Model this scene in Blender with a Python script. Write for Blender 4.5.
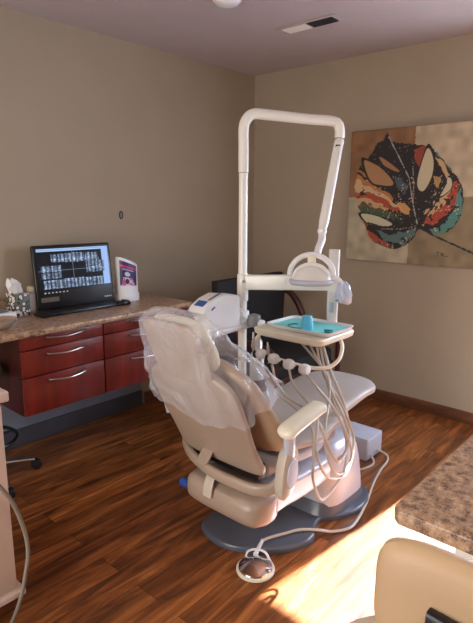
import bpy, bmesh, math, random
import numpy as np
from mathutils import Vector, Matrix, noise
PI = math.pi
for o in list(bpy.data.objects): bpy.data.objects.remove(o)
S = bpy.context.scene
C = S.collection

# ------------------------------------------------------------------ camera
cam_d = bpy.data.cameras.new('camera'); cam = bpy.data.objects.new('camera', cam_d); C.objects.link(cam)
cam_d.sensor_fit = 'VERTICAL'; cam_d.sensor_height = 24.0
cam_d.lens = 533.73 / 623 * 24.0
cam_d.clip_start = 0.02
yaw, pitch, roll = math.radians(41.737), math.radians(11.539), math.radians(0.266)
F = Vector((math.cos(yaw)*math.cos(pitch), math.sin(yaw)*math.cos(pitch), -math.sin(pitch)))
R = F.cross(Vector((0,0,1))).normalized(); U = R.cross(F)
R2 = R*math.cos(roll) + U*math.sin(roll); U2 = R2.cross(F)
M4 = Matrix((R2, U2, -F)).transposed().to_4x4(); M4.translation = Vector((0,0,1.4383))
cam.matrix_world = M4
S.camera = cam

# ------------------------------------------------------------------ world, lights, exposure
w = bpy.data.worlds.new('sky'); S.world = w; w.use_nodes = True
w.node_tree.nodes['Background'].inputs[0].default_value = (0.75, 0.86, 1.0, 1)
w.node_tree.nodes['Background'].inputs[1].default_value = 1.0
S.view_settings.view_transform = 'Standard'; S.view_settings.look = 'None'
S.view_settings.gamma = 1; S.view_settings.use_curve_mapping = False
S.view_settings.exposure = 0.42

def light(name, kind, loc, direction, energy, color, size=None, size_y=None, spread=None):
    d = bpy.data.lights.new(name, kind); o = bpy.data.objects.new(name, d); C.objects.link(o)
    d.energy = energy; d.color = color
    if kind == 'AREA':
        d.shape = 'RECTANGLE'; d.size = size; d.size_y = size_y
        if spread: d.spread = math.radians(spread)
    if kind == 'SUN': d.angle = math.radians(size)
    o.location = loc
    o.rotation_euler = Vector(direction).to_track_quat('-Z', 'Y').to_euler()
    return o
light('sun', 'SUN', (6, 0.5, 5), (-1.0, 0.1, -0.86), 66, (0.80, 0.87, 1.0), 0.9)
light('window_daylight', 'AREA', (3.75, 0.28, 1.42), (-1, 0.12, -0.12), 62, (0.66, 0.78, 1.0), 1.3, 1.2)
light('left_fill_light', 'AREA', (-1.50, 1.55, 1.0), (1, 0.28, -0.04), 40, (1.0, 0.91, 0.82), 1.5, 1.4)  # added warm fill outside the left opening, to light the chair and back wall
light('ceiling_fill_light', 'AREA', (0.3, -0.5, 2.38), (0.35, 0.3, -1), 14, (1.0, 0.90, 0.80), 0.6, 0.6)  # added warm fill below the ceiling, no fixture there

# ------------------------------------------------------------------ materials
def lin(c):
    return tuple(((v/255)/12.92 if v/255 <= .04045 else ((v/255+.055)/1.055)**2.4) for v in c) + (1,)
class NT:
    def __init__(s, name):
        s.m = bpy.data.materials.new(name); s.m.use_nodes = True; s.t = s.m.node_tree
        s.b = s.t.nodes['Principled BSDF']; s.out = s.t.nodes['Material Output']
    def n(s, typ, **kw):
        nd = s.t.nodes.new(typ)
        for k, v in kw.items():
            if k.startswith('_'): setattr(nd, k[1:], v)
            else: nd.inputs[k.replace('__', ' ')].default_value = v
        return nd
    def l(s, a, ao, b, bi): s.t.links.new(a.outputs[ao], b.inputs[bi])
def mat(name, col, rough=.5, metal=0., var=.06, scale=8., bump=0., bscale=60., coat=0., emit=0., sheen=0.):
    q = NT(name)
    q.b.inputs['Roughness'].default_value = rough; q.b.inputs['Metallic'].default_value = metal
    if coat: q.b.inputs['Coat Weight'].default_value = coat; q.b.inputs['Coat Roughness'].default_value = .12
    tc = q.n('ShaderNodeTexCoord'); nz = q.n('ShaderNodeTexNoise', Scale=scale, Detail=3.)
    q.l(tc, 'Object', nz, 'Vector')
    cr = q.n('ShaderNodeValToRGB'); c = lin(col)
    cr.color_ramp.elements[0].position = .3; cr.color_ramp.elements[1].position = .7
    cr.color_ramp.elements[0].color = tuple(v*(1-var) for v in c[:3])+(1,)
    cr.color_ramp.elements[1].color = tuple(min(1, v*(1+var)) for v in c[:3])+(1,)
    q.l(nz, 'Fac', cr, 'Fac'); q.l(cr, 'Color', q.b, 'Base Color')
    if bump:
        n2 = q.n('ShaderNodeTexNoise', Scale=bscale, Detail=4.); q.l(tc, 'Object', n2, 'Vector')
        bp = q.n('ShaderNodeBump', Strength=bump, Distance=.004); q.l(n2, 'Fac', bp, 'Height'); q.l(bp, 'Normal', q.b, 'Normal')
    if emit:
        q.l(cr, 'Color', q.b, 'Emission Color'); q.b.inputs['Emission Strength'].default_value = emit
    return q.m
def mat_attr(name, rough=.5, emit=0., bump=0.):
    q = NT(name); a = q.n('ShaderNodeAttribute', _attribute_name='paint')
    q.b.inputs['Roughness'].default_value = rough
    if emit:
        q.b.inputs['Base Color'].default_value = (.005, .005, .006, 1)
        q.l(a, 'Color', q.b, 'Emission Color'); q.b.inputs['Emission Strength'].default_value = emit
    else: q.l(a, 'Color', q.b, 'Base Color')
    if bump:
        tc = q.n('ShaderNodeTexCoord'); n2 = q.n('ShaderNodeTexNoise', Scale=220., Detail=3.); q.l(tc, 'Object', n2, 'Vector')
        bp = q.n('ShaderNodeBump', Strength=bump, Distance=.002); q.l(n2, 'Fac', bp, 'Height'); q.l(bp, 'Normal', q.b, 'Normal')
    return q.m
def wood_floor():
    q = NT('plank_floor'); tc = q.n('ShaderNodeTexCoord')
    br = q.n('ShaderNodeTexBrick', Scale=1., Mortar__Size=.0012, Bias=0., Brick__Width=1.15, Row__Height=.118)
    br.offset = .37; br.inputs['Color1'].default_value = (0, 0, 0, 1); br.inputs['Color2'].default_value = (1, 1, 1, 1); br.inputs['Mortar'].default_value = (.5, .5, .5, 1)
    br.inputs['Mortar Smooth'].default_value = .3
    q.l(tc, 'Object', br, 'Vector')
    # each plank shifts the grain
    mp = q.n('ShaderNodeMapping'); mp.inputs['Scale'].default_value = (1.1, 8.5, 1.)
    q.l(tc, 'Object', mp, 'Vector')
    ad = q.n('ShaderNodeVectorMath', _operation='ADD'); q.l(mp, 'Vector', ad, 0)
    sc = q.n('ShaderNodeVectorMath', _operation='SCALE'); sc.inputs['Scale'].default_value = 9.; q.l(br, 'Color', sc, 0); q.l(sc, 'Vector', ad, 1)
    nz = q.n('ShaderNodeTexNoise', Scale=2.2, Detail=7., Roughness=.62, Distortion=.9); q.l(ad, 'Vector', nz, 'Vector')
    cr = q.n('ShaderNodeValToRGB'); e = cr.color_ramp.elements
    e[0].position = .30; e[0].color = lin((66, 36, 18)); e[1].position = .76; e[1].color = lin((214, 146, 84))
    for p, c in ((.42, (108, 60, 28)), (.54, (146, 86, 42)), (.64, (180, 112, 58))):
        x = e.new(p); x.color = lin(c)
    q.l(nz, 'Fac', cr, 'Fac')
    bw = q.n('ShaderNodeRGBToBW'); q.l(br, 'Color', bw, 'Color')
    mr = q.n('ShaderNodeMapRange'); mr.inputs['To Min'].default_value = .85; mr.inputs['To Max'].default_value = 1.2; q.l(bw, 'Val', mr, 'Value')
    mu = q.n('ShaderNodeVectorMath', _operation='SCALE'); q.l(cr, 'Color', mu, 0); q.l(mr, 'Result', mu, 'Scale')
    mx = q.n('ShaderNodeMix', _data_type='RGBA'); mx.inputs['B'].default_value = lin((26, 14, 9))
    q.l(br, 'Fac', mx, 'Factor'); q.l(mu, 'Vector', mx, 'A'); q.l(mx, 'Result', q.b, 'Base Color')
    q.b.inputs['Roughness'].default_value = .36
    bp = q.n('ShaderNodeBump', Strength=.12, Distance=.003); q.l(nz, 'Fac', bp, 'Height'); q.l(bp, 'Normal', q.b, 'Normal')
    return q.m
def wood(name, dark, light_, rough=.35, vec=(1., 1., 8.), scale=3.):
    q = NT(name); tc = q.n('ShaderNodeTexCoord'); mp = q.n('ShaderNodeMapping'); mp.inputs['Scale'].default_value = vec
    q.l(tc, 'Object', mp, 'Vector'); nz = q.n('ShaderNodeTexNoise', Scale=scale, Detail=5., Distortion=.4); q.l(mp, 'Vector', nz, 'Vector')
    cr = q.n('ShaderNodeValToRGB'); e = cr.color_ramp.elements; e[0].position = .3; e[1].position = .7
    e[0].color = lin(dark); e[1].color = lin(light_); q.l(nz, 'Fac', cr, 'Fac'); q.l(cr, 'Color', q.b, 'Base Color')
    q.b.inputs['Roughness'].default_value = rough
    return q.m
def granite(name='granite'):
    q = NT(name); tc = q.n('ShaderNodeTexCoord')
    n1 = q.n('ShaderNodeTexNoise', Scale=48., Detail=6., Roughness=.75); q.l(tc, 'Object', n1, 'Vector')
    cr = q.n('ShaderNodeValToRGB'); e = cr.color_ramp.elements; e[0].position = .32; e[0].color = lin((70, 50, 40)); e[1].position = .68; e[1].color = lin((226, 196, 160))
    for p, c in ((.40, (124, 94, 74)), (.48, (172, 138, 110)), (.58, (196, 162, 130))): x = e.new(p); x.color = lin(c)
    q.l(n1, 'Fac', cr, 'Fac')
    v = q.n('ShaderNodeTexVoronoi', Scale=95.); q.l(tc, 'Object', v, 'Vector')
    c2 = q.n('ShaderNodeValToRGB'); e = c2.color_ramp.elements; e[0].position = .12; e[0].color = (1, 1, 1, 1); e[1].position = .3; e[1].color = (0, 0, 0, 1)
    q.l(v, 'Distance', c2, 'Fac')
    n3 = q.n('ShaderNodeTexNoise', Scale=11., Detail=2.); q.l(tc, 'Object', n3, 'Vector')
    m0 = q.n('ShaderNodeMath', _operation='MULTIPLY'); q.l(c2, 'Color', m0, 0); q.l(n3, 'Fac', m0, 1)
    mx = q.n('ShaderNodeMix', _data_type='RGBA'); mx.inputs['B'].default_value = lin((44, 30, 26))
    q.l(m0, 'Value', mx, 'Factor'); q.l(cr, 'Color', mx, 'A'); q.l(mx, 'Result', q.b, 'Base Color')
    q.b.inputs['Roughness'].default_value = .28
    return q.m
def floral():
    q = NT('floral_card'); tc = q.n('ShaderNodeTexCoord'); v = q.n('ShaderNodeTexVoronoi', Scale=52.); q.l(tc, 'Object', v, 'Vector')
    cr = q.n('ShaderNodeValToRGB'); cr.color_ramp.interpolation = 'CONSTANT'; e = cr.color_ramp.elements
    e[0].position = 0; e[0].color = lin((190, 120, 112)); e[1].position = .2; e[1].color = lin((228, 222, 214)); x = e.new(.5); x.color = lin((52, 50, 52)); x = e.new(.68); x.color = lin((96, 104, 84))
    q.l(v, 'Distance', cr, 'Fac'); q.l(cr, 'Color', q.b, 'Base Color'); q.b.inputs['Roughness'].default_value = .5
    return q.m
def sheet(name, alpha, col=(.92, .9, .95), rough=.12, bump=.35):
    q = NT(name); q.b.inputs['Base Color'].default_value = col+(1,); q.b.inputs['Roughness'].default_value = rough
    q.b.inputs['Specular IOR Level'].default_value = .8
    tc = q.n('ShaderNodeTexCoord'); mp = q.n('ShaderNodeMapping'); mp.inputs['Scale'].default_value = (1., 1., .45); q.l(tc, 'Object', mp, 'Vector')
    nz = q.n('ShaderNodeTexNoise', Scale=9., Detail=2.5, Distortion=1.0); q.l(mp, 'Vector', nz, 'Vector')
    bp = q.n('ShaderNodeBump', Strength=bump, Distance=.05); q.l(nz, 'Fac', bp, 'Height'); q.l(bp, 'Normal', q.b, 'Normal')
    tr = q.n('ShaderNodeBsdfTransparent'); mx = q.n('ShaderNodeMixShader')
    cr = q.n('ShaderNodeMapRange'); cr.inputs['From Min'].default_value = .42; cr.inputs['From Max'].default_value = .7
    cr.inputs['To Min'].default_value = alpha; cr.inputs['To Max'].default_value = min(1, alpha*2.2); q.l(nz, 'Fac', cr, 'Value')
    lw = q.n('ShaderNodeLayerWeight', Blend=.35); q.l(bp, 'Normal', lw, 'Normal')
    m1 = q.n('ShaderNodeMath', _operation='MULTIPLY'); m1.inputs[1].default_value = alpha*2.0; q.l(lw, 'Facing', m1, 0)
    m2 = q.n('ShaderNodeMath', _operation='ADD', _use_clamp=True); q.l(m1, 'Value', m2, 0); q.l(cr, 'Result', m2, 1)
    q.l(m2, 'Value', mx, 'Fac'); q.l(tr, 'BSDF', mx, 1); q.l(q.b, 'BSDF', mx, 2); q.l(mx, 'Shader', q.out, 'Surface')
    return q.m

MT = dict(
    wall=mat('wall_paint', (165, 149, 128), .75, var=.03, scale=3, bump=.12, bscale=140),
    ceiling=mat('ceiling_paint', (182, 168, 168), .85, var=.03, scale=5, bump=.5, bscale=70),
    floor=wood_floor(), granite=granite(),
    trim=wood('trim_wood', (78, 46, 30), (120, 76, 50), .4, (6., 1.2, 6.)),
    cherry=wood('cherry_laminate', (92, 26, 20), (134, 42, 30), .33, (5., 5., .7), 2.5),
    cherry_dark=wood('cherry_side', (52, 17, 15), (74, 24, 20), .4, (5., 5., .7)),
    grey_panel=mat('grey_wall_panel', (126, 132, 148), .5), kick=mat('dark_cove_base', (70, 68, 76), .5),
    steel=mat('brushed_steel', (200, 196, 190), .28, 1., var=.04, scale=30),
    chrome=mat('chrome', (225, 225, 228), .07, 1., var=.02),
    white=mat('white_enamel', (238, 235, 226), .34, var=.02, coat=.3),
    white_plastic=mat('white_plastic', (238, 238, 238), .4, var=.02),
    cream=mat('cream_plastic', (240, 234, 212), .38, var=.03, coat=.2),
    beige=mat('beige_shell', (168, 148, 131), .42, var=.04, coat=.2),
    pale_uph=mat('pale_upholstery', (190, 182, 176), .38, var=.04, bump=.08, bscale=220, coat=.15),
    upholstery=mat('tan_upholstery', (176, 148, 122), .48, var=.05, bump=.1, bscale=220),
    putty=mat('putty_plastic', (198, 186, 170), .4, var=.03, coat=.2),
    lav=mat('pale_enamel', (196, 200, 214), .3, var=.03, coat=.5),
    base_grey=mat('slate_enamel', (84, 92, 106), .34, var=.05, coat=.4),
    hose=mat('cream_tubing', (198, 190, 178), .4, var=.04),
    grey_hose=mat('grey_tubing', (134, 126, 114), .45, var=.05),
    black=mat('black_plastic', (20, 20, 23), .32, var=.1),
    black_soft=mat('black_fabric', (26, 24, 25), .8, var=.15, bump=.3, bscale=200),
    rubber=mat('black_rubber', (18, 18, 19), .6),
    blue=mat('blue_knob', (42, 84, 178), .3), grey=mat('mid_grey', (128, 130, 134), .4),
    box=mat('pale_grey_box', (196, 202, 216), .4, var=.03),
    aqua=mat('aqua_paper', (132, 226, 226), .7, var=.03), cup=mat('aqua_cup', (96, 200, 232), .4, var=.03),
    teal_dark=mat('teal_print', (38, 128, 128), .6),
    stool=mat('tan_vinyl', (204, 172, 134), .5, var=.03, bump=.06, bscale=240), stool_seat=mat('pale_vinyl', (222, 204, 176), .5),
    olive=mat('olive_vinyl', (128, 122, 106), .55), bottle=mat('milky_bottle', (214, 224, 232), .25, var=.03),
    paper=mat('tissue_paper', (236, 230, 224), .8, var=.03), floral=floral(), cart=mat('cart_white', (232, 214, 202), .42, var=.02),
    plastic=sheet('clear_plastic_sheet', .135, (.84, .83, .90), rough=.08, bump=.6), bag=sheet('crumpled_barrier_bag', .6, (.7, .78, .95), .2, .6),
    glass=sheet('window_glass', .04, bump=0.), lens=mat('lamp_lens', (236, 234, 226), .2, var=.02, coat=.5),
    paint=mat_attr('painted_canvas', .6, bump=.25), screen=mat_attr('screen_glow', .2, emit=1.0), label=mat_attr('printed_label', .4),
    vent_dark=mat('vent_shadow', (44, 38, 38), .7), blueprint=mat('blue_print', (60, 90, 160), .4),
    sticker=mat('grey_sticker', (98, 88, 80), .5), pale_detail=mat('pale_print', (210, 214, 220), .5),  # plain pale colour for screen icons, maker mark and mouse wheel
)

# ------------------------------------------------------------------ mesh helpers
V = Vector
def catmull(pts, n=8):
    P = [V(p) for p in pts]; out = []
    for i in range(len(P)-1):
        p0 = P[i-1] if i else P[0]*2-P[1]; p1, p2 = P[i], P[i+1]
        p3 = P[i+2] if i+2 < len(P) else P[-1]*2-P[-2]
        for k in range(n):
            t = k/n
            out.append(.5*((2*p1)+(p2-p0)*t+(2*p0-5*p1+4*p2-p3)*t*t+(3*p1-p0-3*p2+p3)*t**3))
    out.append(P[-1]); return out
class MB:
    def __init__(s): s.bm = bmesh.new()
    def box(s, c, d, rot=None, bev=.004, seg=2, taper=None):
        b = bmesh.new(); bmesh.ops.create_cube(b, size=1)
        for v in b.verts:
            k = 1
            if taper and v.co.z > 0: k = taper
            v.co = V((v.co.x*d[0]*k, v.co.y*d[1]*k, v.co.z*d[2]))
        if bev: bmesh.ops.bevel(b, geom=b.edges[:], offset=min(bev, min(d)*.45), segments=seg, profile=.5, affect='EDGES')
        m = Matrix.Translation(V(c))
        if rot: m = m @ (Matrix.Rotation(rot[2], 4, 'Z') @ Matrix.Rotation(rot[1], 4, 'Y') @ Matrix.Rotation(rot[0], 4, 'X'))
        s.merge(b, m); return s
    def merge(s, b, m=Matrix()):
        mp = {}
        for v in b.verts: mp[v] = s.bm.verts.new(m @ v.co)
        for f in b.faces:
            try: s.bm.faces.new([mp[v] for v in f.verts])
            except ValueError: pass
        b.free()
    def rings(s, rings, closed=True, cap0=True, cap1=True):
        R_ = [[s.bm.verts.new(p) for p in r] for r in rings]; n = len(R_[0])
        for a, b in zip(R_, R_[1:]):
            for i in range(n if closed else n-1):
                j = (i+1) % n; s.bm.faces.new((a[i], a[j], b[j], b[i]))
        if cap0: s.bm.faces.new(list(reversed(R_[0])))
        if cap1: s.bm.faces.new(R_[-1])
        return s
    def sup(s, secs, n=28, cap0=True, cap1=True):
        """secs: (centre, A, B, a, b, exponent)"""
        rr = []
        for c, A, B, a, b, e in secs:
            c, A, B = V(c), V(A), V(B); r = []
            for i in range(n):
                t = 2*PI*i/n; ct, st = math.cos(t), math.sin(t)
                r.append(c + A*(a*math.copysign(abs(ct)**(2/e), ct)) + B*(b*math.copysign(abs(st)**(2/e), st)))
            rr.append(r)
        return s.rings(rr, True, cap0, cap1)
    def tube(s, pts, r, n=10, sm=6, b=None, up=(0,0,1), e=2, caps=True, rfn=None):
        P = catmull(pts, sm) if sm else [V(p) for p in pts]; secs = []
        prev = V(up)
        for i, p in enumerate(P):
            T = (P[min(i+1, len(P)-1)]-P[max(i-1, 0)]).normalized()
            if b is None:
                N = (prev - T*prev.dot(T))
                if N.length < 1e-4: N = T.orthogonal()
                N.normalize(); prev = N
            else:
                N = V(up)-T*V(up).dot(T); N.normalize()
            k = rfn(i/(len(P)-1)) if rfn else 1
            secs.append((p, T.cross(N), N, r*k, (r if b is None else b)*k, e))
        return s.sup(secs, n, caps, caps)
    def cyl(s, p0, p1, r0, r1=None, n=24, bev=0.):
        p0, p1 = V(p0), V(p1); r1 = r0 if r1 is None else r1; T = (p1-p0).normalized(); A = T.orthogonal().normalized(); B = T.cross(A)
        L = (p1-p0).length
        pr = [(0, r0), (L, r1)] if not bev else [(0, r0-bev), (bev*.3, r0-bev*.3), (bev, r0), (L-bev, r1), (L-bev*.3, r1-bev*.3), (L, r1-bev)]
        return s.sup([(p0+T*h, A, B, r, r, 2) for h, r in pr], n)
    def lathe(s, c, prof, n=32, axis=(0,0,1), cap0=True, cap1=True):
        T = V(axis).normalized(); A = V((1,0,0)) if abs(T.x) < .9 else V((0,1,0)); A = (A-T*A.dot(T)).normalized(); B = T.cross(A)
        return s.sup([(V(c)+T*h, A, B, r, r, 2) for r, h in prof], n, cap0, cap1)
    def ball(s, c, r, n=20, sc=(1,1,1)):
        b = bmesh.new(); bmesh.ops.create_uvsphere(b, u_segments=n, v_segments=n//2+2, radius=r)
        s.merge(b, Matrix.Translation(V(c)) @ Matrix.Diagonal((*sc, 1))); return s
    def prism(s, poly, z0, z1, bev=0., seg=3):
        b = bmesh.new(); vs = [b.verts.new((x, y, z0)) for x, y in poly]; f = b.faces.new(vs)
        r = bmesh.ops.extrude_face_region(b, geom=[f]); up = [g for g in r['geom'] if isinstance(g, bmesh.types.BMVert)]
        for v in up: v.co.z = z1
        bmesh.ops.recalc_face_normals(b, faces=b.faces[:])
        if bev:
            es = [e for e in b.edges if all(abs(v.co.z-z1) < 1e-6 for v in e.verts)]
            bmesh.ops.bevel(b, geom=es, offset=bev, segments=seg, profile=.5, affect='EDGES')
        s.merge(b); return s
    def panel(s, spine, wfn, thick, rend=.05, n=40, sec=32, e=5, tfn=None, dish=0., r0=None, r1=None):
        """board following a spine in a plane of constant y; wfn(t) gives the half width"""
        P = catmull(spine, 10); L = [0]
        for a, b in zip(P, P[1:]): L.append(L[-1]+(b-a).length)
        T = L[-1]; secs = []
        r0 = rend if r0 is None else r0; r1 = rend if r1 is None else r1
        us = [r0*(1-math.cos(k/7*PI/2)) for k in range(7)] + [r0+(T-r0-r1)*k/n for k in range(n+1)] + [T-r1*(1-math.cos((6-k)/7*PI/2)) for k in range(7)]
        for u in us:
            i = 0
            while i < len(L)-2 and L[i+1] < u: i += 1
            f = (u-L[i])/max(1e-9, L[i+1]-L[i]); p = P[i].lerp(P[i+1], f)
            tn = (P[min(i+2, len(P)-1)]-P[max(i-1, 0)]).normalized()
            N = V((0,1,0)).cross(tn).normalized()
            d0, d1 = u, T-u; w_ = wfn(u/T); th = thick*(tfn(u/T) if tfn else 1)
            for d, rr in ((d0, r0), (d1, r1)):
                if d < rr:
                    k = math.sqrt(max(0, rr*rr-(rr-d)**2)); w_ = w_-rr+k
                    hh = thick/2
                    if d < hh: th *= .25+.75*math.sqrt(max(0, hh*hh-(hh-d)**2))/hh
            secs.append((p, V((0,1,0)), N, max(w_, .002), max(th/2, .001), e))
        return s.sup(secs, sec)
    def mesh(s, name):
        bmesh.ops.recalc_face_normals(s.bm, faces=s.bm.faces[:])
        m = bpy.data.meshes.new(name); s.bm.to_mesh(m); s.bm.free(); return m

def finish(name, m, material, parent=None, ang=38):
    if isinstance(m, MB): m = m.mesh(name)
    m.polygons.foreach_set('use_smooth', [True]*len(m.polygons)); m.set_sharp_from_angle(angle=math.radians(ang))
    m.materials.append(MT[material] if isinstance(material, str) else material)
    o = bpy.data.objects.new(name, m); C.objects.link(o)
    if parent is not None:
        q = parent; off = V((0,0,0))
        while q is not None: off += q.location; q = q.parent
        m.transform(Matrix.Translation(-off)); o.parent = parent
    else:
        co = np.empty(len(m.vertices)*3); m.vertices.foreach_get('co', co); co = co.reshape(-1, 3)
        c = V(((co[:,0].min()+co[:,0].max())/2, (co[:,1].min()+co[:,1].max())/2, co[:,2].min()))
        m.transform(Matrix.Translation(-c)); o.location = c
    return o
def tag(o, label, cat=None, group=None):
    o['label'] = label
    if cat: o['category'] = cat
    if group: o['group'] = group
    return o
def thing(name, label, cat, loc, group=None):
    o = bpy.data.objects.new(name, None); C.objects.link(o); o.location = loc; o.empty_display_size = .05
    return tag(o, label, cat, group)
def struct(name, mb, m, parent=None):
    o = finish(name, mb, m, parent)
    if parent is None: o['kind'] = 'structure'
    return o
def catmull_closed(poly, n=8):
    k = len(poly); P = [V((*p, 0)) for p in poly]; out = []
    for i in range(k):
        p0, p1, p2, p3 = P[i-1], P[i], P[(i+1) % k], P[(i+2) % k]
        for j in range(n):
            t = j/n; q = .5*((2*p1)+(p2-p0)*t+(2*p0-5*p1+4*p2-p3)*t*t+(3*p1-p0-3*p2+p3)*t**3); out.append((q.x, q.y))
    return out
def lerpk(keys):
    def f(t):
        for (a, x), (b, y) in zip(keys, keys[1:]):
            if t <= b:
                k = (t-a)/(b-a) if b > a else 0; k = k*k*(3-2*k); return x+(y-x)*k
        return keys[-1][1]
    return f
def inpoly(px, py, poly):
    ins = np.zeros(px.shape, bool); n = len(poly); j = n-1
    for i in range(n):
        xi, yi = poly[i]; xj, yj = poly[j]
        c = ((yi > py) != (yj > py)) & (px < (xj-xi)*(py-yi)/((yj-yi) if yj != yi else 1e-9)+xi)
        ins ^= c; j = i
    return ins
def vnoise(x, y, seed=0):
    """smooth value noise"""
    xi = np.floor(x).astype(int); yi = np.floor(y).astype(int); fx = x-xi; fy = y-yi; fx = fx*fx*(3-2*fx); fy = fy*fy*(3-2*fy)
    def h(a, b):
        v = np.sin(a*127.1+b*311.7+seed*74.7)*43758.5453; return v-np.floor(v)
    return (h(xi, yi)*(1-fx)+h(xi+1, yi)*fx)*(1-fy)+(h(xi, yi+1)*(1-fx)+h(xi+1, yi+1)*fx)*fy
def grid_paint(name, P00, P10, P01, nu, nv, colfn, material, parent):
    """flat printed sheet: corners P00, P10 (u), P01 (v); colfn(u, v) -> sRGB 0..255 arrays"""
    P00, P10, P01 = V(P00), V(P10), V(P01); du, dv = P10-P00, P01-P00
    u, v = np.meshgrid(np.linspace(0, 1, nu), np.linspace(0, 1, nv))
    co = np.array(P00)[None, None]+u[..., None]*np.array(du)+v[..., None]*np.array(dv)
    idx = np.arange(nu*nv).reshape(nv, nu)
    faces = np.stack([idx[:-1, :-1], idx[:-1, 1:], idx[1:, 1:], idx[1:, :-1]], -1).reshape(-1, 4)
    m = bpy.data.meshes.new(name); m.from_pydata(co.reshape(-1, 3).tolist(), [], faces.tolist())
    col = colfn(u, v).astype(float)/255; col = np.where(col <= .04045, col/12.92, ((col+.055)/1.055)**2.4)
    a = m.color_attributes.new('paint', 'FLOAT_COLOR', 'POINT')
    a.data.foreach_set('color', np.concatenate([col, np.ones(col.shape[:2]+(1,))], -1).ravel())
    return finish(name, m, material, parent)

# ------------------------------------------------------------------ room shell
XW, YW, H = 3.529, 2.962, 2.44
X0, Y0 = -1.35, -1.9
T_ = .12
struct('floor', MB().box(((X0+XW)/2, (Y0+YW)/2, -.05), (XW-X0+.3, YW-Y0+.3, .1), bev=0), 'floor')
struct('ceiling', MB().box(((X0+XW)/2, (Y0+YW)/2, H+.05), (XW-X0+.3, YW-Y0+.3, .1), bev=0), 'ceiling')
struct('wall_back', MB().box(((X0+XW)/2, YW+T_/2, H/2), (XW-X0+.24, T_, H), bev=0), 'wall')
struct('wall_front', MB().box(((X0+XW)/2, Y0-T_/2, H/2), (XW-X0+.24, T_, H), bev=0), 'wall')
# right wall with a window opening beyond the picture
wy0, wy1, wz0, wz1 = -.35, .90, .88, 1.98
b = MB(); xc = XW+T_/2
b.box((xc, (wy1+YW)/2, H/2), (T_, YW-wy1, H), bev=0).box((xc, (Y0+wy0)/2, H/2), (T_, wy0-Y0, H), bev=0)
b.box((xc, (wy0+wy1)/2, wz0/2), (T_, wy1-wy0, wz0), bev=0).box((xc, (wy0+wy1)/2, (wz1+H)/2), (T_, wy1-wy0, H-wz1), bev=0)
struct('wall_right', b, 'wall')
# unseen left wall; its opening is added to let the fill light in
dy0, dy1, dz = .70, 2.40, 2.1
b = MB(); xc = X0-T_/2
b.box((xc, (dy1+YW)/2, H/2), (T_, YW-dy1, H), bev=0).box((xc, (Y0+dy0)/2, H/2), (T_, dy0-Y0, H), bev=0).box((xc, (dy0+dy1)/2, (dz+H)/2), (T_, dy1-dy0, H-dz), bev=0)
struct('wall_left', b, 'wall')
b = MB(); ym = (wy0+wy1)/2
for y in (wy0+.02, wy1-.02): b.box((XW+.06, y, (wz0+wz1)/2), (.08, .04, wz1-wz0))
for z in (wz0+.02, wz1-.02): b.box((XW+.06, ym, z), (.08, wy1-wy0, .04))
wf = struct('window_1', b, 'white')
struct('glass_pane', MB().box((XW+.06, ym, (wz0+wz1)/2), (.006, wy1-wy0-.08, wz1-wz0-.08), bev=0), 'glass', wf)
def base(name, c, d, m='trim'): struct(name, MB().box(c, d, bev=.006, seg=3), m)
base('baseboard_right', (XW-.008, (Y0+YW)/2, .041), (.016, YW-Y0-.01, .082))
base('baseboard_back', ((2.3+XW)/2, YW-.008, .041), (XW-2.3-.02, .016, .082))
base('baseboard_front', ((X0+XW)/2, Y0+.008, .041), (XW-X0-.04, .016, .082))
base('trim_1', ((.0+2.28)/2, YW-.012, .055), (2.28, .022, .11), 'kick')
struct('trim_2', MB().box((1.14, YW-.006, .24), (2.28, .01, .26), bev=0), 'grey_panel')  # thin grey-blue panel on the wall below the drawer cabinets

# ------------------------------------------------------------------ ceiling fittings
reg = thing('ceiling_vent', 'white ceiling air register with one half of its louvres dark', 'vent', (2.75, 1.905, H))
b = MB(); b.box((2.75, 1.905, H-.003), (.115, .40, .005), bev=.002); finish('frame', b, 'ceiling', reg)
finish('backing', MB().box((2.75, 1.815, H-.0066), (.08, .165, .002), bev=0), 'vent_dark', reg)
for k in range(7): finish('slat', MB().box((2.715+.0117*k, 1.815, H-.010), (.0022, .16, .006), rot=(0, .6, 0), bev=0), 'kick', reg)
for k in range(7): finish('slat', MB().box((2.715+.0117*k, 1.99, H-.009), (.009, .16, .004), rot=(0, .25, 0), bev=0), 'white', reg)
sd = thing('smoke_detector', 'small round white fitting on the ceiling at the top edge', 'smoke detector', (2.16, 2.0, H))
finish('body', MB().lathe((2.16, 2.0, H), [(.066, 0), (.066, -.012), (.058, -.022), (.035, -.028), (.001, -.030)]), 'white_plastic', sd)
finish('base_ring', MB().lathe((2.16, 2.0, H), [(.073, 0), (.073, -.008), (.067, -.010)]), 'white_plastic', sd)
h_ = thing('cable_grommet', 'tiny oval cable hole with dark rim on the back wall', 'wall grommet', (2.166, YW, 1.354))
finish('rim', MB().tube([(2.166+.012*math.cos(t), YW-.003, 1.354+.024*math.sin(t)) for t in np.linspace(0, 2*PI, 15)], .0035, 6, 1), 'vent_dark', h_)
finish('plug', MB().lathe((2.166, YW-.001, 1.354), [(.010, 0), (.010, .003), (.005, .005)], axis=(0,-1,0)), 'grey', h_)
oo = thing('wall_outlet', 'beige electrical outlet low on the right wall', 'outlet', (XW, 2.08, .3))
finish('cover_plate', MB().box((XW-.003, 2.08, .3), (.006, .072, .115), bev=.003), 'beige', oo)
for dz_ in (-.022, .022): finish('socket', MB().box((XW-.007, 2.08, .3+dz_), (.003, .034, .028), bev=.001), 'cream', oo)

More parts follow.
